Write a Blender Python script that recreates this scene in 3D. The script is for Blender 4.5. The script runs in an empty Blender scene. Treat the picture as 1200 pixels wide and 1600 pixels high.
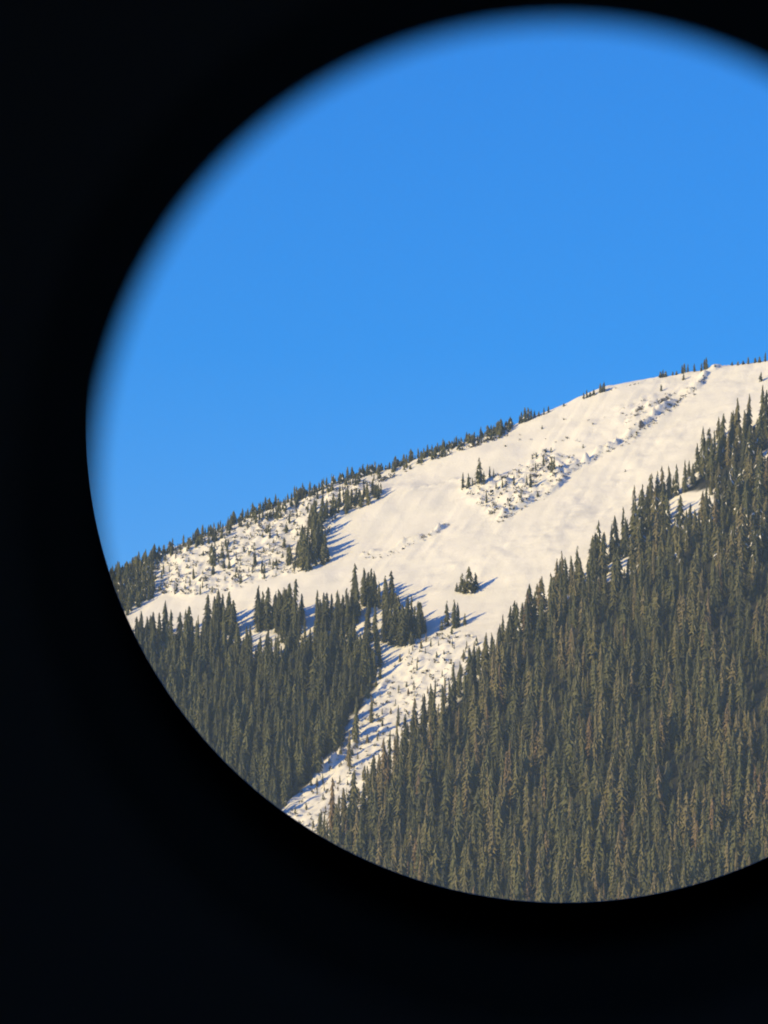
import bpy, bmesh, math, random
import numpy as np
from mathutils import Matrix, Vector

random.seed(7)
rng = np.random.default_rng(7)
SC = bpy.context.scene
COL = SC.collection

# ------------------------------------------------------------------ camera
PITCH = math.radians(7.0)
VFOV = math.radians(8.0)                 # magnified view through the scope
K = 2 * math.tan(VFOV / 2) / 1600.0      # tangent per photograph pixel
cam_d = bpy.data.cameras.new('camera')
cam = bpy.data.objects.new('camera', cam_d)
COL.objects.link(cam)
cam.location = (0, 0, 0)
cam.rotation_euler = (math.pi / 2 + PITCH, 0, 0)
cam_d.sensor_fit = 'VERTICAL'
cam_d.sensor_height = 36.0
cam_d.sensor_width = 27.0
cam_d.lens = 18.0 / math.tan(VFOV / 2)
cam_d.clip_start = 0.005
cam_d.clip_end = 60000
cam_d.dof.use_dof = True
cam_d.dof.focus_distance = 2.0
cam_d.dof.aperture_fstop = cam_d.lens * 1e-3 / 0.00036
SC.camera = cam

# ------------------------------------------------------------------ light
SUN_EL = math.radians(16.5)
SUN_AZ = math.radians(24.0)              # degrees in front of due left
S = Vector((-math.cos(SUN_EL) * math.cos(SUN_AZ), -math.cos(SUN_EL) * math.sin(SUN_AZ), math.sin(SUN_EL)))
sun_d = bpy.data.lights.new('sun', 'SUN')
sun_d.energy = 5.0
sun_d.angle = math.radians(0.53)
sun_d.color = (1.0, 0.77, 0.33)
sun = bpy.data.objects.new('sun', sun_d)
COL.objects.link(sun)
sun.rotation_euler = S.to_track_quat('Z', 'Y').to_euler()
sun.location = (0, 0, 30)

world = bpy.data.worlds.new('World')
SC.world = world
world.use_nodes = True
wn = world.node_tree
for n in list(wn.nodes):
    wn.nodes.remove(n)
w_out = wn.nodes.new('ShaderNodeOutputWorld')
w_bg = wn.nodes.new('ShaderNodeBackground')
w_sky = wn.nodes.new('ShaderNodeTexSky')
w_hs = wn.nodes.new('ShaderNodeHueSaturation')
w_sky.sky_type = 'NISHITA'
w_sky.sun_disc = False
w_sky.sun_elevation = SUN_EL
w_sky.sun_rotation = math.atan2(S.x, S.y)
w_sky.altitude = 2000
w_sky.air_density = 1.0
w_sky.dust_density = 0.0
w_sky.ozone_density = 4.0
w_hs.inputs['Saturation'].default_value = 1.43
w_hs.inputs['Hue'].default_value = 0.516
w_hs.inputs['Value'].default_value = 1.08
w_bg.inputs['Strength'].default_value = 0.15
wn.links.new(w_sky.outputs[0], w_hs.inputs['Color'])
wn.links.new(w_hs.outputs[0], w_bg.inputs['Color'])
wn.links.new(w_bg.outputs[0], w_out.inputs['Surface'])

SC.view_settings.view_transform = 'Standard'
SC.view_settings.look = 'None'
SC.view_settings.exposure = 0.2
SC.view_settings.gamma = 1.0
SC.view_settings.use_curve_mapping = False
SC.cycles.use_denoising = True
SC.cycles.max_bounces = 6
SC.cycles.volume_bounces = 0

# ------------------------------------------------------------------ helpers
cp, sp = math.cos(PITCH), math.sin(PITCH)

def ray(px, py):
    """Direction (Y scaled to about 1) of a photograph pixel."""
    u = (np.asarray(px, float) - 600) * K
    v = (800 - np.asarray(py, float)) * K
    return u, cp - v * sp, sp + v * cp

def project(X, Y, Z):
    d = Y * cp + Z * sp
    return 600 + X / d / K, 800 - (-Y * sp + Z * cp) / d / K

def in_poly(px, py, poly):
    r = np.zeros(np.shape(px), bool)
    n = len(poly)
    for i in range(n):
        x0, y0 = poly[i]
        x1, y1 = poly[(i + 1) % n]
        if y0 == y1:
            continue
        c = ((y0 > py) != (y1 > py)) & (px < (x1 - x0) * (py - y0) / (y1 - y0) + x0)
        r ^= c
    return r

def _hash(ix, iy, seed):
    h = (ix.astype(np.int64) * 374761393 + iy.astype(np.int64) * 668265263 + seed * 1442695041) & 0x7fffffff
    h = ((h ^ (h >> 13)) * 1274126177) & 0x7fffffff
    h = h ^ (h >> 16)
    return (h & 0xffff) / 32767.5 - 1.0

def vnoise(x, y, seed=0):
    ix = np.floor(x); iy = np.floor(y)
    fx = x - ix; fy = y - iy
    fx = fx * fx * fx * (fx * (fx * 6 - 15) + 10)
    fy = fy * fy * fy * (fy * (fy * 6 - 15) + 10)
    a = _hash(ix, iy, seed); b = _hash(ix + 1, iy, seed)
    c = _hash(ix, iy + 1, seed); d = _hash(ix + 1, iy + 1, seed)
    return (a * (1 - fx) + b * fx) * (1 - fy) + (c * (1 - fx) + d * fx) * fy

def fbm(x, y, wl, octs, seed=0, gain=0.5):
    s = 0; a = 1.0
    for o in range(octs):
        ang = 0.6 * o
        xr = (x * math.cos(ang) - y * math.sin(ang)) / wl
        yr = (x * math.sin(ang) + y * math.cos(ang)) / wl
        s = s + a * vnoise(xr + 17.3 * o, yr - 9.1 * o, seed + o)
        a *= gain; wl *= 0.5
    return s

def blur(a, n):
    for _ in range(n):
        b = np.pad(a, 1, mode='edge')
        a = (b[:-2, 1:-1] + b[2:, 1:-1] + b[1:-1, :-2] + b[1:-1, 2:] + 2 * a) / 6
    return a

def mesh_np(name, V, F, mats=(), mat_idx=None, smooth=False):
    """V (n,3) float, F (m,k) int with constant k."""
    me = bpy.data.meshes.new(name)
    k = F.shape[1]
    me.vertices.add(len(V)); me.vertices.foreach_set('co', np.ascontiguousarray(V, np.float32).ravel())
    me.loops.add(F.size); me.loops.foreach_set('vertex_index', np.ascontiguousarray(F, np.int32).ravel())
    me.polygons.add(len(F)); me.polygons.foreach_set('loop_start', np.arange(0, F.size, k, dtype=np.int32))
    me.polygons.foreach_set('loop_total', np.full(len(F), k, np.int32))
    for m in mats:
        me.materials.append(m)
    if mat_idx is not None:
        me.polygons.foreach_set('material_index', np.ascontiguousarray(mat_idx, np.int32))
    me.polygons.foreach_set('use_smooth', np.full(len(F), smooth, bool))
    me.update(calc_edges=True)
    return me

def link(name, data, parent=None, **props):
    o = bpy.data.objects.new(name, data)
    COL.objects.link(o)
    if parent is not None:
        o.parent = parent
    for k_, v_ in props.items():
        o[k_] = v_
    return o

# ------------------------------------------------------------------ materials
def new_mat(name):
    m = bpy.data.materials.new(name)
    m.use_nodes = True
    nt = m.node_tree
    b = nt.nodes['Principled BSDF']
    return m, nt, b

def nd(nt, t, **kw):
    n = nt.nodes.new(t)
    for k_, v_ in kw.items():
        setattr(n, k_, v_)
    return n

def mix_rgb(nt, fac, a, b, blend='MIX'):
    n = nd(nt, 'ShaderNodeMix', data_type='RGBA', blend_type=blend)
    for sock, val in ((n.inputs[0], fac), (n.inputs[6], a), (n.inputs[7], b)):
        if isinstance(val, bpy.types.NodeSocket):
            nt.links.new(val, sock)
        else:
            sock.default_value = val
    return n.outputs[2]

def noise_node(nt, scale, detail=4, rough=0.55, vec=None):
    n = nd(nt, 'ShaderNodeTexNoise')
    n.inputs['Scale'].default_value = scale
    n.inputs['Detail'].default_value = detail
    n.inputs['Roughness'].default_value = rough
    if vec is not None:
        nt.links.new(vec, n.inputs['Vector'])
    return n

def ramp(nt, fac, stops):
    r = nd(nt, 'ShaderNodeValToRGB')
    e = r.color_ramp.elements
    while len(e) < len(stops):
        e.new(0.5)
    for i, (p, c) in enumerate(stops):
        e[i].position = p; e[i].color = c
    nt.links.new(fac, r.inputs[0])
    return r.outputs[0]

def make_terrain_mat():
    m, nt, b = new_mat('snow_and_ground')
    geo = nd(nt, 'ShaderNodeNewGeometry')
    a_f = nd(nt, 'ShaderNodeAttribute', attribute_name='dark_floor')
    a_r = nd(nt, 'ShaderNodeAttribute', attribute_name='rock')
    n1 = noise_node(nt, 0.06, 5, 0.6, geo.outputs['Position'])
    snow = ramp(nt, n1.outputs['Fac'], [(0.3, (0.82, 0.80, 0.74, 1)), (0.7, (0.89, 0.865, 0.81, 1))])
    n2 = noise_node(nt, 0.5, 4, 0.6, geo.outputs['Position'])
    floor_col = ramp(nt, n2.outputs['Fac'], [(0.35, (0.022, 0.024, 0.018, 1)), (0.75, (0.045, 0.042, 0.03, 1))])  # dark forest floor, with the shade between the trees put into its colour
    n3 = noise_node(nt, 0.9, 5, 0.7, geo.outputs['Position'])
    rk = ramp(nt, n3.outputs['Fac'], [(0.3, (0.05, 0.045, 0.04, 1)), (0.7, (0.2, 0.17, 0.14, 1))])
    c = mix_rgb(nt, a_f.outputs['Fac'], snow, floor_col)
    # rock shows through where the attribute beats a noise threshold
    n4 = noise_node(nt, 0.35, 6, 0.7, geo.outputs['Position'])
    sub = nd(nt, 'ShaderNodeMath', operation='SUBTRACT'); nt.links.new(a_r.outputs['Fac'], sub.inputs[0]); nt.links.new(n4.outputs['Fac'], sub.inputs[1])
    mul = nd(nt, 'ShaderNodeMath', operation='MULTIPLY', use_clamp=True); nt.links.new(sub.outputs[0], mul.inputs[0]); mul.inputs[1].default_value = 8
    c = mix_rgb(nt, mul.outputs[0], c, rk)
    nt.links.new(c, b.inputs['Base Color'])
    b.inputs['Roughness'].default_value = 0.75
    b.inputs['Specular IOR Level'].default_value = 0.15
    bump = nd(nt, 'ShaderNodeBump'); bump.inputs['Strength'].default_value = 0.6; bump.inputs['Distance'].default_value = 0.5
    n5 = noise_node(nt, 0.7, 6, 0.6, geo.outputs['Position'])
    nt.links.new(n5.outputs['Fac'], bump.inputs['Height'])
    nt.links.new(bump.outputs[0], b.inputs['Normal'])
    return m

def make_needles(name, by_object):
    m, nt, b = new_mat(name)
    if by_object:
        f = nd(nt, 'ShaderNodeObjectInfo').outputs['Alpha']
    else:
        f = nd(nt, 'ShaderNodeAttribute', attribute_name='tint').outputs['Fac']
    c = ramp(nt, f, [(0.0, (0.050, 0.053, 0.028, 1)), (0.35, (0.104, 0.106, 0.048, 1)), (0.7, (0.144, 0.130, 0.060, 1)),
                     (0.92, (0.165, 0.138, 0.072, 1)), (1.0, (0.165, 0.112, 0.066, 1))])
    geo = nd(nt, 'ShaderNodeNewGeometry')
    n = noise_node(nt, 0.45, 3, 0.6, geo.outputs['Position'])
    v = ramp(nt, n.outputs['Fac'], [(0.3, (0.72, 0.72, 0.72, 1)), (0.7, (1.2, 1.2, 1.15, 1))])
    c = mix_rgb(nt, 1.0, c, v, 'MULTIPLY')
    nt.links.new(c, b.inputs['Base Color'])
    b.inputs['Roughness'].default_value = 0.7
    b.inputs['Specular IOR Level'].default_value = 0.2
    return m

def make_plain(name, col, rough=0.8, spec=0.2, var=0.25, scale=3.0):
    m, nt, b = new_mat(name)
    geo = nd(nt, 'ShaderNodeNewGeometry')
    n = noise_node(nt, scale, 4, 0.6, geo.outputs['Position'])
    lo = tuple(x * (1 - var) for x in col) + (1,)
    hi = tuple(min(1, x * (1 + var)) for x in col) + (1,)
    c = ramp(nt, n.outputs['Fac'], [(0.3, lo), (0.7, hi)])
    nt.links.new(c, b.inputs['Base Color'])
    b.inputs['Roughness'].default_value = rough
    b.inputs['Specular IOR Level'].default_value = spec
    return m

M_GROUND = make_terrain_mat()
M_NEEDLE = make_needles('fir_needles', True)
M_NEEDLE_MASS = make_needles('fir_needles_mass', False)
M_BARK = make_plain('bark', (0.10, 0.075, 0.055), scale=1.5)
M_SNOW = make_plain('clinging_snow', (0.82, 0.81, 0.79), var=0.05, scale=0.8)
M_SHRUB = make_plain('shrub_twigs', (0.075, 0.068, 0.045), scale=0.8)
M_ROCK = make_plain('rock', (0.13, 0.115, 0.10), scale=0.6)
M_BLACK = make_plain('matt_black_paint', (0.016, 0.032, 0.046), rough=0.6, spec=0.12, var=0.15, scale=60)
M_RUBBER = make_plain('black_rubber', (0.02, 0.02, 0.021), rough=0.6, spec=0.3, var=0.2, scale=80)
M_METAL = make_plain('grey_metal', (0.12, 0.12, 0.125), rough=0.4, spec=0.5, var=0.15, scale=40)

# ------------------------------------------------------------------ terrain
GX, GY = 0.32, 0.57
SKY = [(-400, 1010), (-200, 985), (0, 950), (120, 925), (170, 907), (250, 868), (330, 833), (400, 800), (480, 771), (540, 748), (600, 731),
       (650, 714), (700, 697), (760, 681), (800, 664), (850, 645), (900, 625), (950, 607), (1000, 594), (1050, 584),
       (1100, 575), (1140, 567), (1200, 560), (1300, 540), (1450, 520), (1700, 520)]
_u, _v, _w = ray(800, 664)
X0, Y0, Z0 = float(_u / _v * 5000), 5000.0, float(_w / _v * 5000)

def on_plane(pts):
    """Photograph pixels -> XY on the base slope."""
    p = np.array(pts, float)
    u, v, w = ray(p[:, 0], p[:, 1])
    t = (Z0 - GX * X0 - GY * Y0) / (w - GX * u - GY * v)
    return np.c_[t * u, t * v]

ridge_xy = on_plane(SKY)
_o = np.argsort(ridge_xy[:, 0]); ridge_xy = ridge_xy[_o]
GULLY = on_plane([(1330, 470), (1240, 560), (1150, 650), (1045, 755), (965, 835), (885, 900), (800, 970), (740, 1030), (690, 1085),
                  (640, 1140), (600, 1195), (540, 1260), (470, 1340), (380, 1440), (250, 1600)])
SCARPS = [  # pixel polyline, height, width, roughness along it
    ([(1130, 572), (1102, 588), (1080, 612), (1060, 618)], 1.6, 2.6),
    ([(1058, 626), (1030, 650), (1000, 672), (975, 690)], 2.0, 2.6),
    ([(1048, 616), (1022, 634), (985, 652)], 1.2, 2.2),
    ([(975, 692), (935, 712), (900, 730), (868, 752)], 2.0, 3.0),
    ([(905, 722), (880, 755), (840, 780), (800, 803), (775, 815)], 1.8, 3.4),
    ([(850, 742), (810, 752), (780, 770)], 1.4, 3.0),
    ([(705, 818), (680, 836), (655, 842), (632, 852), (606, 866)], 1.3, 2.0),
    ([(600, 862), (575, 866), (560, 872)], 1.0, 2.0),
    ([(735, 755), (700, 752), (660, 765), (632, 778)], 0.6, 1.8),
    ([(620, 1060), (590, 1085), (545, 1105), (510, 1140)], 1.5, 3.0),
    ([(560, 1160), (530, 1185), (490, 1215), (455, 1240)], 2.4, 4.0),
]

def seg_dist(X, Y, P):
    """Signed distance to polyline (positive = right of the way up->down reversed) and arclength."""
    best = np.full(X.shape, 1e12); sd = np.zeros(X.shape); arc = np.zeros(X.shape); L = 0.0
    for i in range(len(P) - 1):
        ax, ay = P[i]; bx, by = P[i + 1]
        dx, dy = bx - ax, by - ay; l2 = dx * dx + dy * dy; l = math.sqrt(l2)
        t = np.clip(((X - ax) * dx + (Y - ay) * dy) / l2, 0, 1)
        qx = X - ax - t * dx; qy = Y - ay - t * dy
        d2 = qx * qx + qy * qy
        m = d2 < best
        best = np.where(m, d2, best)
        cr = (dx * qy - dy * qx) / l
        sd = np.where(m, np.sign(cr) * np.sqrt(d2), sd)
        arc = np.where(m, L + t * l, arc)
        L += l
    return sd, arc, L

def smin(a, b, k):
    h = np.clip(0.5 + 0.5 * (b - a) / k, 0, 1)
    return b * (1 - h) + a * h - k * h * (1 - h)

R_FOREST = [(1500, 560), (1215, 645), (1192, 655), (1160, 676), (1125, 704), (1092, 728), (1065, 767), (1005, 795), (985, 850), (937, 866),
            (905, 913), (850, 950), (800, 1000), (770, 1035), (740, 1060), (695, 1108), (648, 1152), (605, 1210), (560, 1265), (505, 1315),
            (470, 1420), (400, 1500), (330, 1700), (1500, 1700)]
L_FOREST = [(-160, 1060), (150, 1000), (215, 1022), (300, 1005), (335, 985), (375, 1000), (400, 985), (465, 985), (482, 1002), (505, 985), (560, 968),
            (600, 955), (640, 985), (660, 1000), (622, 1012), (612, 1050), (592, 1075), (570, 1100), (545, 1130), (540, 1165), (510, 1195),
            (470, 1235), (440, 1262), (410, 1330), (330, 1420), (230, 1560), (150, 1700), (-160, 1700)]
CLEARINGS = [
    [(1022, 800), (1026, 790), (1060, 772), (1106, 764), (1112, 778), (1106, 808), (1040, 824)],
    [(946, 885), (985, 866), (990, 875), (988, 893), (950, 910)],
    [(886, 915), (915, 898), (920, 910), (915, 926), (886, 936)],
    [(1182, 708), (1225, 698), (1225, 738), (1184, 744)],
    [(388, 985), (440, 995), (440, 1028), (395, 1025)],
    [(545, 950), (600, 945), (600, 992), (545, 995)],
    [(590, 1005), (625, 990), (615, 1050), (595, 1060)],
    [(470, 925), (500, 915), (500, 985), (475, 995)],
]
KRUMM = [(232, 885), (330, 838), (420, 803), (490, 778), (545, 758), (600, 762), (560, 795), (520, 820), (505, 860), (480, 895), (430, 905), (340, 930), (235, 930)]
MIDROCK = [(720, 745), (790, 740), (850, 700), (900, 715), (870, 750), (820, 790), (775, 812), (745, 790), (722, 768)]
CHUTE_LOW = [(650, 1000), (725, 985), (760, 1010), (735, 1050), (690, 1095), (640, 1145), (600, 1205), (555, 1260), (500, 1320), (440, 1420), (300, 1620), (220, 1580), (330, 1420), (410, 1330), (440, 1262), (510, 1195), (545, 1140), (590, 1085), (615, 1040)]
TOPROCK = [(960, 640), (1010, 620), (1060, 600), (1100, 590), (1090, 620), (1040, 650), (1000, 680), (965, 665)]

def build_terrain():
    st = 1.4
    xf = np.arange(-330, 350 + st, st)
    yf = np.arange(3560, 5090 + st, st)
    def tails(lo, hi, first, limit_lo, limit_hi):
        a = []; d = first * 3; p = lo
        while p > limit_lo:
            p -= d; d *= 1.35; a.append(max(p, limit_lo))
        b = []; d = first * 3; p = hi
        while p < limit_hi:
            p += d; d *= 1.35; b.append(min(p, limit_hi))
        return np.array(a[::-1]), np.array(b)
    a, b = tails(xf[0], xf[-1], st, -14000, 14000)
    nx0 = len(a); xs = np.r_[a, xf, b]
    a, b = tails(yf[0], yf[-1], st, -9000, 15000)
    ny0 = len(a); ys = np.r_[a, yf, b]
    X, Y = np.meshgrid(xs, ys)
    P = Z0 + GX * (X - X0) + GY * (Y - Y0)
    # spur of the right-hand forest, rising beyond the gully
    sd, arc, _L = seg_dist(X, Y, GULLY)
    s = sd                                   # sign fixed below: positive on the viewer's right
    tx, ty = GULLY[7]
    test, _, _ = seg_dist(np.array([tx + 60.0]), np.array([ty - 40.0]), GULLY)
    if test[0] < 0:
        s = -s
    sp_ = np.maximum(s, 0)
    spur = 0.25 * (np.sqrt(sp_ * sp_ + 14 ** 2) - 14)
    spur = 110 * np.tanh(spur / 110)
    Pb = P + spur
    Yr = np.interp(X, ridge_xy[:, 0], ridge_xy[:, 1])
    Zr = Z0 + GX * (X - X0) + GY * (Yr - Y0)
    back = Zr - 0.35 * (Y - Yr)
    Z = smin(Pb, back + spur * 0.6, 5.0) + 1.2
    # far left / right the mountain ends
    Z = Z - np.maximum(0, np.abs(X) - 900) * 0.45 - np.maximum(0, X - 500) * 0.1
    # projected pixels of the smooth mountain, for the masks
    px, py = project(X, np.maximum(Y, 50), Z)
    def soft(poly, n):
        return blur(in_poly(px, py, poly).astype(float), n)
    fine = ((X > -340) & (X < 360) & (Y > 3540) & (Y < 5095)).astype(float)
    m_kr = soft(KRUMM, 10) * fine
    m_md = soft(MIDROCK, 6) * fine
    m_lo = soft(CHUTE_LOW, 10) * fine
    m_tp = soft(TOPROCK, 8) * fine
    m_fo = np.maximum(in_poly(px, py, R_FOREST), in_poly(px, py, L_FOREST)).astype(float)
    for c in CLEARINGS:
        m_fo = m_fo * (1 - in_poly(px, py, c))
    m_fb = blur(m_fo, 30)
    m_fo = np.clip(m_fb * 2.6 - 1.5 + 1.0 * fbm(X, Y, 16, 3, 201) * (m_fo > 0.5) * np.clip((0.97 - m_fb) * 6, 0, 1), 0, 1) * (py > 400)
    # undulation
    fd = (-0.36, -0.93)                       # rough fall direction
    al = X * fd[0] + Y * fd[1]; ac = X * fd[1] - Y * fd[0]
    Z = Z + fine * (1.9 * fbm(X, Y, 52, 3, 3) + 0.3 * fbm(X, Y, 14, 3, 11))
    open_ = np.clip(1 - m_kr - m_lo - m_fo, 0, 1) * fine
    Z = Z + open_ * (0.17 * fbm(ac * 1.0, al * 0.06, 4.2, 3, 21) * np.clip(0.6 + fbm(X, Y, 60, 2, 23), 0, 1.4)            # runnels of sluffs down the fall line
                     + 0.42 * fbm(X, Y, 7, 4, 31) * np.clip(fbm(X, Y, 50, 2, 33) + 0.35, 0, 1)
                     + 0.13 * fbm(ac * 0.12, al, 4.0, 3, 35) * np.clip(fbm(X, Y, 80, 2, 37) + 0.4, 0, 1))     # wind crust across the slope
    Z = Z + m_kr * (2.6 * np.abs(fbm(X, Y, 11, 3, 41)) + 0.9 * fbm(X, Y, 4.5, 2, 43))
    Z = Z + m_md * (2.9 * np.abs(fbm(X, Y, 9, 3, 51)))
    Z = Z + m_lo * (1.5 * np.abs(fbm(ac, al * 0.6, 11, 3, 61)) + 0.8 * fbm(X, Y, 4.0, 2, 63) + 0.5 * fbm(ac, al * 0.15, 6, 2, 65))
    Z = Z + m_tp * (1.2 * np.abs(fbm(X, Y, 8, 3, 71)))
    rock = 0.40 * m_tp + 0.34 * m_md + 0.30 * m_kr + 0.36 * m_lo
    for i, (pl, A, w) in enumerate(SCARPS):
        Q = on_plane(pl)
        d, ar, L = seg_dist(X, Y, Q)
        if Q[0, 1] > Q[-1, 1]:
            d = d                            # left/uphill side of a line drawn downwards is negative
        wob = 3.0 * vnoise(ar / 9.0, ar * 0 + i, 80 + i)
        dd = d + wob
        amp = 1.85 * A * np.clip(1.0 + 0.5 * vnoise(ar / 7.0, ar * 0 + 5.5 + i, 90 + i), 0.0, 1.5)
        endf = np.clip(np.minimum(ar, L - ar) / 6 + 0.15, 0, 1)
        blocks = np.clip(0.85 + 0.75 * fbm(X, Y, 4.0, 3, 140 + i, 0.7), 0.55, 2.0)
        Z = Z + fine * amp * endf * blocks * np.where(dd < 0, np.exp(-(dd / (1.8 * w)) ** 2), np.exp(-(dd / (0.42 * w)) ** 2))
        rock = rock + 0.50 * np.exp(-((dd - 1.2) / (w * 0.5)) ** 2) * endf * np.clip(vnoise(X / 4.5, Y / 4.5, 300 + i) + 0.1, 0, 1)
    # the ground below the mountain
    valley = -1.65 + 0.25 * fbm(X, Y, 900, 3, 5) * np.clip(np.hypot(X, Y) / 400 - 0.3, 0, 1) * 30
    Z = -smin(-Z, -valley, 30.0)
    near = np.clip(1 - np.hypot(X, Y) / 30, 0, 1)
    Z = Z * (1 - near) + (-1.65) * near
    ny, nx = Z.shape
    V = np.c_[X.ravel(), Y.ravel(), Z.ravel()]
    idx = np.arange(nx * ny).reshape(ny, nx)
    F = np.c_[idx[:-1, :-1].ravel(), idx[:-1, 1:].ravel(), idx[1:, 1:].ravel(), idx[1:, :-1].ravel()]
    me = mesh_np('snowy_mountain_ground', V, F, [M_GROUND], smooth=True)
    at = me.attributes.new('dark_floor', 'FLOAT', 'POINT'); at.data.foreach_set('value', np.clip(m_fo, 0, 1).ravel().astype(np.float32))
    at = me.attributes.new('rock', 'FLOAT', 'POINT'); at.data.foreach_set('value', np.clip(rock, 0, 1).ravel().astype(np.float32))
    link('mountain_ground', me, kind='structure')
    sl = (slice(ny0, ny0 + len(yf)), slice(nx0, nx0 + len(xf)))
    return xf[0], yf[0], st, Z[sl]

GX0, GY0, GST, GZ = build_terrain()

def height(X, Y):
    fx = np.clip((np.asarray(X) - GX0) / GST, 0, GZ.shape[1] - 1.001)
    fy = np.clip((np.asarray(Y) - GY0) / GST, 0, GZ.shape[0] - 1.001)
    i = fx.astype(int); j = fy.astype(int); a = fx - i; b = fy - j
    return (GZ[j, i] * (1 - a) + GZ[j, i + 1] * a) * (1 - b) + (GZ[j + 1, i] * (1 - a) + GZ[j + 1, i + 1] * a) * b

def land(px, py):
    """First meeting of the sight lines with the mountain: XYZ and a hit flag."""
    u, v, w = ray(px, py)
    u = np.atleast_1d(u / v); w = np.atleast_1d(w / v)
    Ys = np.arange(3565, 5085, 1.5)
    hit = np.zeros(len(u), bool); Yh = np.full(len(u), 5080.0)
    for y in Ys:
        below = (height(u * y, np.full(len(u), y)) >= w * y) & ~hit
        Yh[below] = y; hit |= below
        if hit.all():
            break
    X = u * Yh
    return X, Yh, height(X, Yh), hit

# ------------------------------------------------------------------ conifers
def crown_np(seed, H, R, tiers, per, snow=0.0, taper=0.85, low=0.06, ragged=0.3):
    """Overlapping ragged skirts of drooping boughs, with single boughs sticking out; material 0 needles, 1 snow."""
    r = np.random.default_rng(seed)
    V = []; F = []; MI = []
    lean = r.normal(0, 0.012, 2)
    side = r.uniform(0, 6.28); lop = r.uniform(0.0, 0.22)
    th = H * (1 - low) / tiers
    for t in range(tiers + 1):
        f = min(t / tiers, 0.97)
        z = H * (low + (1 - low) * f)
        rad = R * (1 - f) ** taper * r.uniform(0.82, 1.12)
        if f < 0.12:
            rad *= 0.72 + 2.3 * f
        rad = max(rad, 0.07 * R)
        m = max(5, int(round(per * (0.6 + 0.4 * (1 - f)))))
        a0 = r.uniform(0, 6.28)
        cx, cy = lean[0] * H * f + r.normal(0, 0.04) * R, lean[1] * H * f + r.normal(0, 0.04) * R
        top = min(z + th * 1.5 + 0.25 * rad, H)
        i0 = len(V)
        V.append((cx, cy, top))
        for q in range(2 * m):                      # rim: bough tips and the notches between them
            a = a0 + math.pi * q / m + r.normal(0, 0.10)
            k_ = 1 + lop * math.cos(a - side)
            if q % 2 == 0:
                L = rad * k_ * r.uniform(1 - ragged * 0.7, 1 + ragged * 0.7)
                dz = -0.30 * L - r.uniform(0, 0.3) * th
            else:
                L = rad * k_ * r.uniform(0.45, 0.72)
                dz = 0.05 * rad + r.uniform(-0.1, 0.35) * th
            V.append((cx + L * math.cos(a), cy + L * math.sin(a), z + dz))
        for q in range(2 * m):
            F.append((i0, i0 + 1 + q, i0 + 1 + (q + 1) % (2 * m)))
            MI.append(1 if r.random() < snow else 0)
        if f < 0.9 and t % 2 == 0:                  # single boughs
            for q in range(2):
                a = r.uniform(0, 6.28); L = rad * r.uniform(1.1, 1.4); w = 0.16 * R
                ca, sa = math.cos(a), math.sin(a); i1 = len(V); zz = z + r.uniform(0, 1) * th
                V.append((cx, cy, zz + 0.1 * L)); V.append((cx + ca * L * .7 - sa * w, cy + sa * L * .7 + ca * w, zz - 0.1 * L))
                V.append((cx + ca * L, cy + sa * L, zz - 0.22 * L)); V.append((cx + ca * L * .7 + sa * w, cy + sa * L * .7 - ca * w, zz - 0.1 * L))
                F += [(i1, i1 + 1, i1 + 2), (i1, i1 + 2, i1 + 3)]; MI += [0, 0]
    return np.array(V), np.array(F), np.array(MI)

def trunk_np(H, r0, n=6):
    V = []; F = []
    for j, (z, r) in enumerate(((-0.04 * H, r0 * 1.25), (0.02 * H, r0), (0.5 * H, r0 * 0.55), (0.96 * H, r0 * 0.08))):
        for k_ in range(n):
            a = 2 * math.pi * k_ / n
            V.append((r * math.cos(a), r * math.sin(a), z))
    for j in range(3):
        for k_ in range(n):
            p = j * n + k_; q = j * n + (k_ + 1) % n
            F += [(p, q, q + n), (p, q + n, p + n)]
    return np.array(V), np.array(F)

# unit trees (height 1): kind -> list of crowns
CROWNS = {'fir': [crown_np(10 + i, 1.0, (0.105, 0.125, 0.14, 0.155, 0.115, 0.17, 0.13, 0.095)[i], 12 + i % 4, 8, 0.0, (0.62, 0.7, 0.55, 0.75)[i % 4], 0.05) for i in range(8)],
          'snowy': [crown_np(30 + i, 1.0, 0.145 + 0.016 * i, 13, 8, 0.05, 0.78, 0.05) for i in range(5)],
          'spire': [crown_np(50 + i, 1.0, 0.13 + 0.016 * i, 9, 7, 0.02, 0.70, 0.02, 0.4) for i in range(5)],
          'bushy': [crown_np(70 + i, 1.0, 0.26 + 0.03 * i, 6, 7, 0.05, 0.65, 0.0, 0.45) for i in range(4)]}
TR_V, TR_F = trunk_np(1.0, 0.016)
TRUNK_ME = mesh_np('trunk', TR_V, TR_F, [M_BARK], smooth=True)
CROWN_ME = {k_: [mesh_np('crown', V, F, [M_NEEDLE, M_SNOW], MI) for V, F, MI in L] for k_, L in CROWNS.items()}
SOLO_ME = {}
for k_, L in CROWNS.items():
    SOLO_ME[k_] = []
    for V, F, MI in L:
        SOLO_ME[k_].append(mesh_np('small_fir', np.r_[V, TR_V], np.r_[F, TR_F + len(V)], [M_NEEDLE, M_SNOW, M_BARK], np.r_[MI, np.full(len(TR_F), 2)]))

trees = []      # dict(px, py base, h px, kind, zone, label?)

def put(px, py, h, kind, zone, label=None, wide=1.0):
    trees.append(dict(px=px, py=py, h=h, kind=kind, zone=zone, label=label, wide=wide))

def near_circle(px, py, m=0):
    return (px - 880) ** 2 + (py - 665) ** 2 < (746 + m) ** 2

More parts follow.
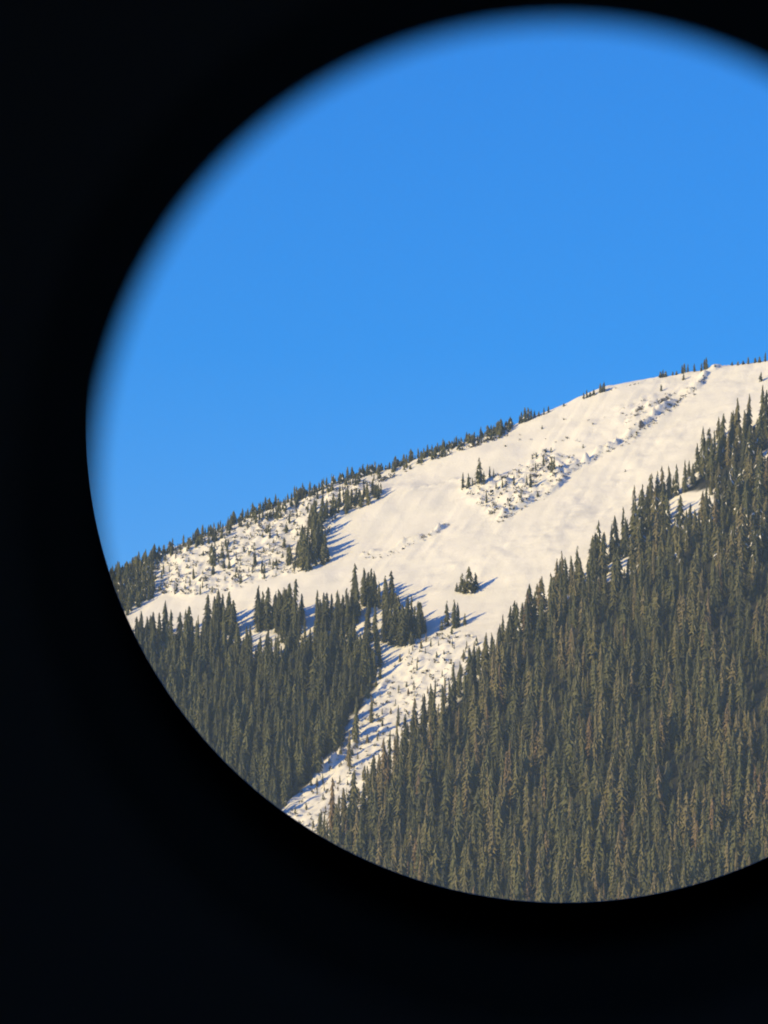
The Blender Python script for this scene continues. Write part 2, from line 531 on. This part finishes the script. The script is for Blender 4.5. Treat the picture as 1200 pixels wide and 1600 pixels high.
def scatter(poly, sx, sy, fn, jit=0.48):
    xs = [p[0] for p in poly]; ys = [p[1] for p in poly]
    y = min(ys); row = 0
    while y < max(ys):
        x = min(xs) + (row % 2) * sx * 0.5
        while x < max(xs):
            qx = x + random.uniform(-jit, jit) * sx; qy = y + random.uniform(-jit, jit) * sy
            if bool(in_poly(np.array(qx), np.array(qy), poly)) and not any(bool(in_poly(np.array(qx), np.array(qy), c)) for c in CLEARINGS):
                fn(qx, qy)
            x += sx
        y += sy; row += 1

HOLES = [(1062, 1212, 34, 50), (866, 1080, 16, 40), (1005, 1125, 12, 34), (1185, 1090, 18, 48), (945, 970, 12, 20), (790, 1130, 12, 24), (905, 1270, 13, 28), (1130, 985, 12, 22), (700, 1230, 11, 24), (800, 1330, 14, 26), (1090, 880, 10, 18), (980, 1350, 12, 26)]

def f_right(x, y):
    if any(((x - a) / (c + 3)) ** 2 + ((y - 12 - b) / (d + 6)) ** 2 < 1 for a, b, c, d in HOLES):
        put(x, y, random.uniform(9, 15), 'bushy', 'under', wide=0.8)
        return
    if x > 1290 or y > 1650:
        return
    g = float(fbm(np.array(x), np.array(y * 0.8), 70, 3, 123))
    if y > 900 and g < -0.6 and random.random() < 0.6:
        put(x, y, random.uniform(14, 26), 'bushy', 'under', wide=0.8)
        return
    t = np.clip((y - 700) / 700, 0, 1)
    h = (52 + 30 * t) * random.choice((random.uniform(0.45, 0.8), random.uniform(0.8, 1.25), random.uniform(0.85, 1.2)))
    kind = 'snowy' if (y < 900 and random.random() < 0.7) else 'fir'
    put(x, y, h, kind, 'right', wide=random.uniform(0.9, 1.45))
scatter(R_FOREST, 12.5, 18, f_right, 0.6)

def fringe(line, out, lo, hi, n, kind, zone):
    a = np.array(line, float)
    for _q in range(n):
        k_ = random.randrange(len(a) - 1); f = random.random()
        p = a[k_] * (1 - f) + a[k_ + 1] * f
        d = abs(random.gauss(0, out))
        put(p[0] - 0.75 * d, p[1] - 0.6 * d, random.uniform(lo, hi), kind, zone, wide=1.2)

def f_left(x, y):
    if y > 1650 or x < -120:
        return
    h = (50 + 16 * np.clip((y - 1000) / 250, 0, 1)) * random.uniform(0.75, 1.25)
    put(x, y, h, 'fir', 'left', wide=random.uniform(0.9, 1.4))
scatter(L_FOREST, 12, 17, f_left, 0.6)

fringe(R_FOREST[3:20], 7, 14, 42, 70, 'snowy', 'right')
def f_under(x, y):
    if -120 < x < 1290 and y < 1650:
        put(x, y, random.uniform(11, 24), 'bushy', 'under', wide=random.uniform(0.7, 1.1))
def inset(poly, d):
    c = np.array(poly, float)
    return [(x_ + (d if x_ < 1210 else 0), y_ + d * 0.8) for x_, y_ in poly]
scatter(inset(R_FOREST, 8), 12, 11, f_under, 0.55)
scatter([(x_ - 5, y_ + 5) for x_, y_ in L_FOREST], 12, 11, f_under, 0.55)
# silhouettes that the eye picks out along the two forest edges: (x, top, base)
EDGE_R = [(1191, 598, 662, 'leading'), (1153, 618, 690, ''), (1130, 643, 712, ''), (1100, 663, 735, ''), (1107, 668, 735, ''), (1145, 638, 690, ''),
          (1070, 716, 770, ''), (1058, 722, 775, ''), (1046, 726, 780, ''), (1028, 734, 792, ''), (1018, 737, 795, ''), (992, 768, 850, ''),
          (961, 802, 868, ''), (935, 810, 880, ''), (977, 805, 870, ''), (902, 850, 915, ''), (884, 868, 930, ''), (893, 866, 925, ''), (869, 885, 940, ''),
          (847, 898, 955, ''), (824, 918, 985, ''), (835, 922, 975, ''), (797, 945, 1005, ''), (785, 958, 1020, ''), (808, 940, 1000, '')]
for x, t, b, _n in EDGE_R:
    put(x, b, b - t, 'snowy', 'right_edge')
EDGE_L = [(342, 918, 985), (358, 922, 990), (334, 930, 985), (324, 928, 985), (418, 915, 985), (410, 922, 985), (447, 918, 988), (460, 903, 990), (438, 922, 985), (453, 910, 988),
          (555, 905, 962), (558, 903, 965), (530, 920, 978), (541, 916, 975), (496, 935, 990), (575, 892, 948), (587, 898, 948), (583, 904, 950), (602, 903, 962),
          (613, 915, 952), (622, 936, 995), (280, 955, 1010), (291, 958, 1010), (238, 955, 1015), (647, 945, 990), (655, 940, 985), (640, 948, 988), (632, 950, 990),
          (628, 942, 1010), (600, 950, 1005), (612, 960, 1010)]
for x, t, b in EDGE_L:
    put(x, b, b - t, 'fir', 'left_edge', wide=1.45)
for x0, x1, b0, b1, n in [(322, 366, 978, 996, 12), (398, 472, 972, 994, 20), (495, 560, 970, 992, 14), (550, 618, 940, 962, 10), (605, 662, 980, 1006, 14), (205, 320, 998, 1020, 18)]:
    for _q in range(n):
        put(random.uniform(x0, x1), random.uniform(b0, b1), random.uniform(34, 66), 'fir', 'left_edge', wide=random.uniform(1.0, 1.5))
# loose trees between snow gaps of the left forest
for x, t, b in [(660, 955, 985), (664, 962, 990), (634, 955, 1002), (650, 962, 998)]:
    put(x, b, b - t, 'snowy', 'left_edge')
# the two lone groups on the open snow
CL1 = 'in the lone clump amid the open snow'
for x, t, b, lb in [(733, 883, 926, 'tallest dark fir ' + CL1), (722, 895, 927, 'left-hand middling fir ' + CL1), (743, 893, 922, 'right-hand fir beside the tallest one ' + CL1),
                    (726, 903, 928, 'short front fir ' + CL1), (714, 910, 926, 'smallest low fir at the left end of the lone clump on open snow'),
                    (738, 900, 927, 'middling fir in front of the tallest one ' + CL1)]:
    put(x, b, b - t, 'snowy', 'lone', lb, 1.6)
CL2 = 'of the small group below the lone clump'
for x, t, b, lb in [(698, 938, 980, 'thin fir standing apart on the left ' + CL2), (710, 935, 982, 'tallest fir ' + CL2), (716, 940, 980, 'fir just right of the tallest ' + CL2),
                    (726, 958, 978, 'short little fir at the right end ' + CL2)]:
    put(x, b, b - t, 'snowy', 'lone', lb, 1.25)
put(690, 985, 18, 'bushy', 'lone', 'tiny bushy fir left of the small group below the lone clump')
# firs of the rocky band in the middle of the slope
MB = 'on the rocky band'
for x, t, b, lb in [(749, 718, 760, 'tallest snow dusted fir ' + MB), (723, 737, 764, 'leftmost slim fir left of the tallest ' + MB), (732, 739, 763, 'second slim fir left of the tallest ' + MB),
                    (738, 748, 762, 'short fir at the left foot of the tallest ' + MB), (756, 735, 758, 'slim fir touching the tallest one on its right ' + MB),
                    (765, 728, 748, 'left slim fir of the pair right of the tallest ' + MB), (771, 732, 748, 'right slim fir of the pair right of the tallest ' + MB),
                    (803, 741, 760, 'lone thin fir right of the tall group ' + MB), (823, 742, 760, 'left thin fir of the pair above the lower rocks ' + MB), (829, 739, 762, 'right thin fir of the pair above the lower rocks ' + MB),
                    (837, 720, 736, 'bushy fir at the left of the upper cluster ' + MB), (849, 710, 727, 'slim dark fir in the centre of the upper cluster ' + MB), (862, 712, 738, 'tallest fir of the upper cluster ' + MB),
                    (853, 700, 708, 'left of two tiny firs above the upper cluster ' + MB), (861, 699, 708, 'right of two tiny firs above the upper cluster ' + MB),
                    (832, 709, 717, 'left of two tiny firs beside the upper cluster ' + MB), (838, 709, 717, 'right of two tiny firs beside the upper cluster ' + MB),
                    (866, 714, 737, 'fir at the right of the upper cluster ' + MB), (814, 768, 780, 'stout bushy fir below the pair ' + MB), (840, 768, 778, 'low bushy fir near the lower rock edge ' + MB),
                    (760, 768, 788, 'small fir among snowy bushes below the tallest ' + MB), (775, 752, 765, 'first of the low firs right below the tallest ' + MB), (785, 748, 764, 'second of the low firs right below the tallest ' + MB)]:
    put(x, b, b - t, 'bushy' if b - t < 12 else 'snowy', 'band', lb, 1.35 if b - t > 30 else 1.05)
# upper slope odd ones
for x, t, b, lb in [(847, 664, 671, 'tiny fir alone on the snow just below the bare crest'), (1033, 600, 612, 'tiny fir standing alone above the upper rock ribs'),
                    (1068, 583, 594, 'tiny bushy fir alone just under the crest clumps'), (1189, 580, 596, 'small fir above the topmost corner of the right forest'),
                    (911, 693, 700, 'tiny fir by the upper end of the rock rib'), (977, 733, 738, 'tiny speck of a bush alone on the smooth chute')]:
    put(x, b, b - t, 'bushy', 'upper', lb)
# crest: dense low firs along the skyline on the left, clumps on the right
SKY_A = np.array(SKY, float)
def sky_y(x):
    return float(np.interp(x, SKY_A[:, 0], SKY_A[:, 1]))
x = 168.0
while x < 800:
    t = (x - 168) / 632
    hh = (8 + 15 * random.random() ** 1.5) * (1.25 if x < 260 else 1.0) * (0.9 if x > 700 else 1.0)
    put(x, sky_y(x) + random.uniform(1, 5), hh, 'spire' if random.random() < .6 else 'bushy', 'crest', wide=random.uniform(1.1, 1.7))
    for _q in range(random.choice((0, 1, 1, 2))):
        put(x + random.uniform(-2, 2), sky_y(x) + random.uniform(4, 11 + 7 * (x < 700)), random.uniform(8, 17), 'bushy' if random.random() < .5 else 'spire', 'crest', wide=random.uniform(1.0, 1.6))
    x += random.uniform(2.2, 5.0)
for x, h in [(815, 19), (820, 24), (825, 22), (830, 18), (812, 14), (835, 12), (842, 8), (850, 13), (857, 12), (881, 6), (912, 11), (917, 14), (922, 9), (928, 10), (938, 16), (944, 17), (941, 12),
             (1032, 10), (1036, 13), (1040, 10), (1051, 7), (1057, 7), (1066, 15), (1069, 17), (1075, 14), (1085, 14), (1096, 14), (1101, 18), (1104, 20), (1117, 5), (1144, 7), (1153, 7), (1161, 7), (1169, 12),
             (1180, 9), (1187, 10), (1196, 16), (1203, 12)]:
    put(x, sky_y(x) + 3, h, 'spire' if h > 10 else 'bushy', 'crest_right', wide=1.5)
# dark corner at the lower left end of the crest
scatter([(-120, 990), (0, 955), (168, 912), (205, 892), (238, 880), (240, 935), (200, 962), (160, 965), (-120, 1050)], 6.5, 7, lambda x, y: put(x, y, random.uniform(20, 34), 'spire', 'corner', wide=1.4))
# stand along the shoulder of the avalanche path
scatter([(492, 800), (540, 782), (598, 766), (600, 778), (550, 802), (500, 822)], 7.0, 7.5, lambda x, y: put(x, y, random.uniform(15, 30), 'spire', 'stand_up', wide=1.4))
scatter([(485, 822), (505, 815), (500, 850), (515, 880), (500, 890), (450, 892), (446, 875), (475, 850)], 8.0, 8.5, lambda x, y: put(x, y, random.uniform(22, 46) if x > 470 else random.uniform(14, 30), 'spire', 'stand_low', wide=1.35))
# scattered small ones on the bushy left slope
def f_krumm(x, y):
    g = float(fbm(np.array(x), np.array(y * 1.6), 34, 2, 77))
    if g > -0.15:
        put(x, y, random.uniform(9, 17) if random.random() < .7 else random.uniform(16, 28), 'spire' if random.random() < .7 else 'bushy', 'krumm', wide=random.uniform(0.9, 1.35))
    elif random.random() < 0.4:
        put(x, y, random.uniform(5, 11), 'spire' if random.random() < .6 else 'bushy', 'krumm', wide=random.uniform(0.8, 1.2))
scatter(KRUMM, 10.5, 9.5, f_krumm, 0.6)
# young trees in the lower chute
scatter(CHUTE_LOW, 15, 13, lambda x, y: put(x, y, random.uniform(6, 16), 'spire' if random.random() < .6 else 'bushy', 'chute', wide=0.95) if random.random() < .5 else None)
for x, t, b in [(707, 997, 1010), (673, 997, 1012), (685, 1000, 1010), (580, 1085, 1130), (556, 1085, 1160), (622, 1100, 1135), (592, 1185, 1230), (585, 1190, 1240), (600, 1180, 1225), (575, 1195, 1245),
                (545, 1140, 1200), (680, 1060, 1085), (740, 1000, 1030), (757, 995, 1025)]:
    put(x, b, b - t, 'fir', 'chute_tall')

PX = np.array([t['px'] for t in trees]); PY = np.array([t['py'] for t in trees]); HP = np.array([t['h'] for t in trees])
TX, TY, TZ, HIT = land(PX, PY)
for _k in range(12):                       # crest trees whose foot falls just above the skyline step down onto it
    m_ = ~HIT & (PY < 1000)
    if not m_.any():
        break
    PY[m_] += 2.0
    a_, b_, c_, d_ = land(PX[m_], PY[m_])
    TX[m_], TY[m_], TZ[m_], HIT[m_] = a_, b_, c_, d_
TZ = np.where(HIT, TZ, height(TX, TY))
SCL = HP * K * TY * 1.0
ROT = rng.uniform(0, 6.283, len(trees))
# which trees show largest: a coarse painter's pass over the photograph's pixels
order = np.argsort(-TY)
idb = np.full((1600, 1200), -1, np.int32)
for i in order:
    qx, qy = project(TX[i], TY[i], TZ[i])
    h = HP[i]; y1 = int(qy)
    for r_ in range(int(h)):
        yy = y1 - r_
        if 0 <= yy < 1600:
            wv = max(0.7, 0.18 * trees[i]['wide'] * h * (1 - r_ / h))
            a = int(max(0, qx - wv)); b = int(min(1200, qx + wv + 1))
            if a < b:
                idb[yy, a:b] = i
yy, xx = np.mgrid[0:1600, 0:1200]
idb[~near_circle(xx, yy)] = -1
VIS = np.bincount(idb[idb >= 0], minlength=len(trees))

BIG = {'right', 'left', 'right_edge', 'left_edge', 'lone', 'chute_tall'}
is_big = np.array([t['zone'] in BIG for t in trees])
forced = np.array([t['zone'] in ('right_edge', 'left_edge', 'lone', 'chute_tall') and VIS[i] > 20 for i, t in enumerate(trees)])
score = np.where(is_big, VIS + forced * 10000, -1)
pick_big = set(np.argsort(-score)[:300].tolist())
is_under = np.array([t['zone'] == 'under' for t in trees])
small = np.where(~is_big & ~is_under, VIS + np.array([5000 if t['label'] else 0 for t in trees]), -1)
small_idx = [i for i in np.argsort(-small) if small[i] > 6]
pick_small = set(small_idx[:300])

def tone_word(tn):
    return 'dark green' if tn < 0.33 else ('olive green' if tn < 0.8 else 'brownish')

def describe(i, tn):
    """Label and group of a tree from where it stands, its size and its colour."""
    t = trees[i]; z = t['zone']; x, y, h = t['px'], t['py'], t['h']
    c = tone_word(tn)
    if t['label']:
        return t['label'], {'lone': 'firs of the lone groups on open snow', 'band': 'firs on the rocky band', 'upper': 'lone tiny firs on the upper slope'}.get(z, z)
    if z == 'right':
        size = 'tall' if h > 62 else 'medium'
        if y < 960:
            w = 'in the upper right forest near the small snowy clearings'
        elif y < 1180:
            w = 'halfway down the right forest beside the chute' if x < 880 else 'halfway down the right forest far from the chute'
        else:
            w = 'at the foot of the right forest beside the chute' if x < 800 else ('at the foot of the right forest above the rim' if x < 1020 else 'at the foot of the right forest farthest right')
        return '%s %s conifer %s' % (size, c, w), 'conifers ' + w
    if z == 'left':
        w = 'in the left forest by the rim of the view' if x < 330 else ('in the middle of the left forest' if x < 480 else 'on the chute side of the left forest')
        return '%s %s conifer %s' % ('tall' if h > 58 else 'medium', c, w), 'conifers ' + w
    if z == 'left_edge':
        w = 'on the left forest edge below the bushy slope' if x < 400 else ('in the clump at the middle of the left forest edge' if x < 480 else 'at the right end of the left forest edge')
        return '%s pointed %s conifer %s' % ('tall' if h > 60 else ('medium' if h > 48 else 'short'), c, w), 'edge conifers ' + w
    if z == 'right_edge':
        return 'pointed %s conifer on the snowy edge of the right forest' % c, 'edge conifers of the right forest'
    if z == 'chute_tall':
        return '%s %s conifer straying from the forest into the lower chute' % ('tall' if h > 45 else 'small', c), 'stray conifers in the lower chute'
    if z == 'crest':
        size = 'largest' if h > 21 else ('small' if h > 12 else 'tiny')
        w = 'at the low left end of the skyline crest' if x < 330 else ('on the crest above the bushy slope' if x < 560 else 'on the crest above the smooth snow')
        return '%s %s fir %s' % (size.replace('largest', 'bigger'), c, w), 'firs ' + w
    if z == 'crest_right':
        w = ('in the clump where the tree line on the crest ends' if x < 838 else 'just right of the last crest clump' if x < 890 else 'in the little clump halfway to the summit' if x < 960
             else 'in the clumps left of the summit snow' if x < 1125 else 'on the summit at the far right')
        return '%s %s fir %s' % ('small' if h > 13 else 'tiny', c, w), 'firs ' + w
    if z == 'corner':
        return '%s %s fir in the dense clump at the low crest corner' % ('taller' if h > 22 else 'short', c), 'firs in the clump at the low crest corner'
    if z == 'stand_up':
        return '%s %s fir in the row just below the crest' % ('taller' if h > 22 else 'short', c), 'firs in the row below the crest'
    if z == 'stand_low':
        return '%s %s fir in the stand casting blue shadows on smooth snow' % ('taller' if h > 28 else 'short', c), 'firs in the shadow casting stand'
    if z == 'krumm':
        w = 'low on the bushy left slope' if y > 870 else ('high on the bushy left slope' if x > 400 else 'on the left part of the bushy slope')
        return '%s stunted %s fir %s' % ('taller' if h > 15 else 'tiny', c, w), 'stunted firs ' + w
    return '%s young %s fir in the lumpy snow of the lower chute' % ('taller' if h > 12 else 'tiny', c), 'young firs in the lower chute'

ORD = ['topmost', 'second', 'third', 'fourth', 'fifth', 'sixth', 'seventh', 'eighth', 'ninth', 'tenth', 'eleventh', 'twelfth', 'thirteenth', 'fourteenth', 'fifteenth',
       'sixteenth', 'seventeenth', 'eighteenth', 'nineteenth', 'twentieth']
er = sorted([i for i in pick_big if trees[i]['zone'] == 'right_edge'], key=lambda i: -PX[i])
for n, i in enumerate(er):
    if n < 20:
        trees[i]['label'] = 'topmost pointed conifer on the snowy edge of the right forest' if n == 0 else '%s pointed conifer down the snowy edge of the right forest from its top' % ORD[n]
        trees[i]['edge'] = True

mass_V, mass_F, mass_M, mass_T = [], [], [], []
mass_off = 0
small_V, small_F, small_M, small_T = [], [], [], []
small_off = 0
und_V, und_F, und_M, und_T = [], [], [], []
und_off = 0
for i, t in enumerate(trees):
    if not HIT[i] and t['py'] > 1050:
        continue
    kind = t['kind']; var = int(rng.integers(0, len(CROWNS[kind])))
    s = float(SCL[i]); wd = t['wide']
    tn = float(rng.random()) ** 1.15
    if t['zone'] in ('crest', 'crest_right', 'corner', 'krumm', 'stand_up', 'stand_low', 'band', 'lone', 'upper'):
        tn *= 0.55                               # high firs are darker, and the crest's weaker light is painted into this tone
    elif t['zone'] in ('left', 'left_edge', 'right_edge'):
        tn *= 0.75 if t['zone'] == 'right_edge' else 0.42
    loc = (float(TX[i]), float(TY[i]), float(TZ[i]) - 0.02 * s - 0.15)
    if i in pick_big:
        root = bpy.data.objects.new('fir_tree', None)
        COL.objects.link(root)
        root.location = loc; root.rotation_euler = (0, 0, float(ROT[i])); root.scale = (s * wd, s * wd, s)
        lb, gr = describe(i, tn)
        root['label'] = lb
        root['category'] = 'fir tree'; root['group'] = 'edge conifers of the right forest' if t['zone'] == 'right_edge' else gr
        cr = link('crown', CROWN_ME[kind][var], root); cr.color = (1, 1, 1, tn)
        link('trunk', TRUNK_ME, root)
    elif i in pick_small:
        o = link('small_fir', SOLO_ME[kind][var])
        o.location = loc; o.rotation_euler = (0, 0, float(ROT[i])); o.scale = (s * wd, s * wd, s)
        lb, gr = describe(i, tn)
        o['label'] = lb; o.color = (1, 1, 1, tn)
        o['category'] = 'small fir'; o['group'] = gr
    else:
        V, F, MI = CROWNS[kind][var]
        c, sn = math.cos(ROT[i]), math.sin(ROT[i])
        W = np.c_[(V[:, 0] * c - V[:, 1] * sn) * s * wd + loc[0], (V[:, 0] * sn + V[:, 1] * c) * s * wd + loc[1], V[:, 2] * s + loc[2]]
        if is_under[i]:
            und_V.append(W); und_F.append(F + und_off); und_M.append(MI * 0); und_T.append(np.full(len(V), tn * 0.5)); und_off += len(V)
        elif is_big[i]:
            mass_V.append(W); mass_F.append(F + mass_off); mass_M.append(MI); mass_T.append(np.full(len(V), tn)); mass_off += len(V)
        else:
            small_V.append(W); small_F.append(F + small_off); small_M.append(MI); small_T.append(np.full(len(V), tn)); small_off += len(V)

def mass(name, V, F, M, T):
    if not V:
        return
    me = mesh_np(name, np.concatenate(V), np.concatenate(F), [M_NEEDLE_MASS, M_SNOW], np.concatenate(M))
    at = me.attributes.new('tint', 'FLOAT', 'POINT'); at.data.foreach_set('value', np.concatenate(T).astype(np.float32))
    link(name, me, kind='stuff')
mass('conifer_forest', mass_V, mass_F, mass_M, mass_T)
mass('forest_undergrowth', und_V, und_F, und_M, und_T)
mass('krummholz', small_V, small_F, small_M, small_T)

# ------------------------------------------------------------------ brush: low twiggy bushes, too small to pick apart
def brush():
    Vs, Fs, Ms = [], [], []; off = 0
    pts = []
    def add(poly, n, lo, hi):
        xs = [p[0] for p in poly]; ys = [p[1] for p in poly]
        k_ = 0
        while k_ < n:
            x_, y_ = random.uniform(min(xs), max(xs)), random.uniform(min(ys), max(ys))
            if bool(in_poly(np.array(x_), np.array(y_), poly)):
                pts.append((x_, y_, random.uniform(lo, hi))); k_ += 1
    add(KRUMM, 560, 1.6, 4.5)
    add(MIDROCK, 150, 2.0, 4.5)
    add(CHUTE_LOW, 520, 1.5, 4.5)
    add(TOPROCK, 30, 1.5, 3.0)
    add([(780, 690), (900, 650), (960, 640), (900, 700), (860, 695), (800, 715)], 14, 1.5, 3.0)
    add([(560, 765), (640, 735), (760, 690), (800, 680), (700, 712), (600, 752)], 60, 2.0, 5.0)
    for pl in ([(1102, 590), (1080, 614), (1058, 628), (1030, 652), (1000, 674), (975, 692), (935, 714), (900, 732), (870, 752), (850, 776), (800, 804), (776, 816)], [(1046, 618), (1022, 636), (985, 654)], [(702, 820), (655, 843), (608, 867), (562, 872)]):
        q_ = np.array(pl, float)
        for _n in range(9 * (len(pl) - 1)):
            k_ = random.randrange(len(pl) - 1); f = random.random()
            p = q_[k_] * (1 - f) + q_[k_ + 1] * f
            pts.append((p[0] + random.gauss(1, 2.5), p[1] + random.gauss(1, 2.0), random.uniform(1.2, 3.2)))
    a = np.array(pts)
    X, Y, Z, H = land(a[:, 0], a[:, 1])
    for x_, y_, z_, h_ in zip(X, Y, Z, a[:, 2]):
        s = h_ * K * y_
        n = 9
        base = np.array([x_, y_, z_])
        c = rng.normal(0, 0.45, (n, 3)) * s; c[:, 2] = rng.uniform(0.1, 0.9, n) * s
        for q in range(n):
            v = rng.normal(0, 0.42, (3, 3)) * s
            Vs.append(base + c[q] + v); Fs.append(np.array([[off, off + 1, off + 2]])); Ms.append(1 if (random.random() < 0.22) else 0); off += 3
    me = mesh_np('brush', np.concatenate(Vs), np.concatenate(Fs), [M_SHRUB, M_SNOW], np.array(Ms))
    link('brush', me, kind='stuff')
brush()

# ------------------------------------------------------------------ rocks bared along the snowy ribs
def rock_mesh(seed):
    r = np.random.default_rng(seed)
    bm = bmesh.new()
    bmesh.ops.create_icosphere(bm, subdivisions=1, radius=0.5)
    for v in bm.verts:
        v.co *= r.uniform(0.65, 1.2)
        v.co.z *= 0.75
    me = bpy.data.meshes.new('rock'); bm.to_mesh(me); bm.free(); me.materials.append(M_ROCK); me.materials.append(M_SNOW)
    for p in me.polygons:
        if p.normal.z > 0.6:
            p.material_index = 1
    return me
ROCKS = [rock_mesh(i) for i in range(5)]
RIBS = [('along the long broken rib under the summit', [(1058, 628), (1030, 652), (1000, 674), (975, 692)], 10),
        ('on the short rib nearest the summit', [(1100, 592), (1080, 614), (1062, 620)], 6),
        ('at the middle stretch of the snowy rib', [(970, 696), (935, 714), (900, 732), (870, 752)], 10),
        ('at the lower end of the snowy rib', [(860, 770), (835, 784), (800, 804), (778, 815)], 9),
        ('on the wrinkled snow left of the upper rib', [(965, 640), (985, 655), (975, 665)], 5),
        ('on the small scarp across the smooth snow', [(680, 836), (655, 843), (632, 853), (608, 866)], 4),
        ('just under the crest left of the summit clumps', [(950, 610), (985, 601), (1020, 593)], 6)]
for where, pl, n in RIBS:
    n = int(n * 1.8)
    a = np.array(pl, float)
    for q in range(n):
        f = (q + random.uniform(0.1, 0.9)) / n * (len(a) - 1)
        k_ = min(int(f), len(a) - 2)
        p = a[k_] * (1 - (f - k_)) + a[k_ + 1] * (f - k_) + np.array([random.uniform(-2, 3), random.uniform(-1, 2.5)])
        X, Y, Z, H = land(p[:1], p[1:])
        s = (1.6 + 2.6 * random.random() ** 2) * K * float(Y[0])
        o = link('rock', ROCKS[q % 5])
        o.location = (float(X[0]), float(Y[0]), float(Z[0]) + 0.1 * s); o.rotation_euler = (random.uniform(-.3, .3), random.uniform(-.3, .3), random.uniform(0, 6.28))
        o.scale = (s * random.uniform(0.9, 1.9), s, s * random.uniform(0.6, 1.0))
        o['label'] = 'dark snow capped rock ' + where; o['category'] = 'rock'; o['group'] = 'rocks ' + where

# ------------------------------------------------------------------ the scope we look through
def lathe(profile, origin, axis, n=128):
    """profile: (t along axis, radius), closed loop of points."""
    ax = Vector(axis).normalized()
    e1 = ax.orthogonal().normalized(); e2 = ax.cross(e1)
    V = []
    for t, r in profile:
        for k_ in range(n):
            a = 2 * math.pi * k_ / n
            p = Vector(origin) + ax * t + e1 * (r * math.cos(a)) + e2 * (r * math.sin(a))
            V.append(tuple(p))
    m = len(profile); F = []
    for j in range(m):
        j2 = (j + 1) % m
        for k_ in range(n):
            F.append((j * n + k_, j * n + (k_ + 1) % n, j2 * n + (k_ + 1) % n, j2 * n + k_))
    return np.array(V), np.array(F)

def along(px, py, d):
    """World point on a sight line at depth d in front of the camera."""
    u = (px - 600) * K * d; v = (800 - py) * K * d
    return Vector((u, d * cp - v * sp, d * sp + v * cp))

D_N, D_F = 0.06, 0.80
cN = along(873, 760, D_N); cF = along(880, 665, D_F)
axis = (cF - cN); LEN = axis.length; axis.normalize()
R_N = 723 * K * D_N; R_F = 746 * K * D_F
scope = bpy.data.objects.new('spotting_scope', None); COL.objects.link(scope)
scope['label'] = 'black spotting scope seen from inside, its round opening framing the snowy mountain'
scope['category'] = 'spotting scope'
def scope_part(name, prof, mat, n=160):
    V, F = lathe(prof, cN, axis, n)
    o = link(name, mesh_np(name, V, F, [mat], smooth=False), scope)
    return o
T_B = -D_N - 0.014
scope_part('eyecup', [(T_B, 0.021), (0.004, 0.021), (0.004, 0.0245), (T_B, 0.0245)], M_RUBBER)
scope_part('eyepiece_stop', [(0.0, R_N), (0.0004, R_N + 0.0002), (0.003, 0.0209), (-0.001, 0.0209), (-0.0006, R_N + 0.0006)], M_BLACK, 256)
scope_part('barrel', [(0.0042, 0.024), (0.06, 0.030), (0.20, 0.040), (LEN - 0.05, 0.0625), (LEN + 0.03, 0.0625), (LEN + 0.03, 0.0665), (LEN - 0.06, 0.0665), (0.20, 0.046), (0.06, 0.034), (0.0042, 0.0285)], M_BLACK)
scope_part('objective_ring', [(LEN - 0.0006, R_F), (LEN + 0.0004, R_F), (LEN + 0.004, 0.0624), (LEN - 0.001, 0.0624)], M_BLACK, 256)
scope_part('focus_ring', [(0.10, 0.0372), (0.10, 0.0405), (0.13, 0.0425), (0.13, 0.0396)], M_RUBBER)
# tripod that carries it
def tube_np(p, q, r0, r1, n=12):
    p = Vector(p); q = Vector(q); ax = (q - p).normalized(); e1 = ax.orthogonal().normalized(); e2 = ax.cross(e1)
    V = []
    for c, r in ((p, r0), (q, r1)):
        for k_ in range(n):
            a = 2 * math.pi * k_ / n
            V.append(tuple(c + e1 * (r * math.cos(a)) + e2 * (r * math.sin(a))))
    F = [(k_, (k_ + 1) % n, n + (k_ + 1) % n, n + k_) for k_ in range(n)]
    return np.array(V), np.array(F)
mid = cN + axis * 0.36
tri = bpy.data.objects.new('tripod', None); COL.objects.link(tri); tri.location = (mid.x, mid.y, -1.65)
tri['label'] = 'grey metal tripod standing on the snow under the black scope'; tri['category'] = 'tripod'
def tri_part(name, p, q, r0, r1):
    V, F = tube_np(Vector(p) - tri.location, Vector(q) - tri.location, r0, r1)
    return link(name, mesh_np(name, V, F, [M_METAL], smooth=True), tri)
top = Vector((mid.x, mid.y, mid.z - 0.0535))
tri_part('mount_head', top, top - Vector((0, 0, 0.07)), 0.024, 0.03)
tri_part('centre_column', top - Vector((0, 0, 0.07)), top - Vector((0, 0, 0.45)), 0.014, 0.014)
for k_ in range(3):
    a = k_ * 2.094 + 0.5
    leg = tri_part('leg', top - Vector((0, 0, 0.12)), (mid.x + 0.5 * math.cos(a), mid.y + 0.5 * math.sin(a), -1.66), 0.016, 0.011)

# ------------------------------------------------------------------ air
HAZE = 3.2e-5
if HAZE > 0:
    m = bpy.data.materials.new('thin_air'); m.use_nodes = True
    nt = m.node_tree
    nt.nodes.remove(nt.nodes['Principled BSDF'])
    pv = nd(nt, 'ShaderNodeVolumePrincipled')
    pv.inputs['Color'].default_value = (0.58, 0.80, 1.0, 1)
    pv.inputs['Density'].default_value = HAZE
    nt.links.new(pv.outputs[0], nt.nodes['Material Output'].inputs['Volume'])
    zlo, zhi = -60.0, 1000.0
    zlo = min(zlo, -30); b_ = [(-15000, -10000), (15000, 16000)]
    V = np.array([(x_, y_, z_) for z_ in (zlo, zhi) for y_ in (b_[0][1], b_[1][1]) for x_ in (b_[0][0], b_[1][0])], float)
    F = np.array([(0, 2, 3, 1), (4, 5, 7, 6), (0, 1, 5, 4), (2, 6, 7, 3), (0, 4, 6, 2), (1, 3, 7, 5)])
    link('haze', mesh_np('haze', V, F, [m]), kind='stuff')
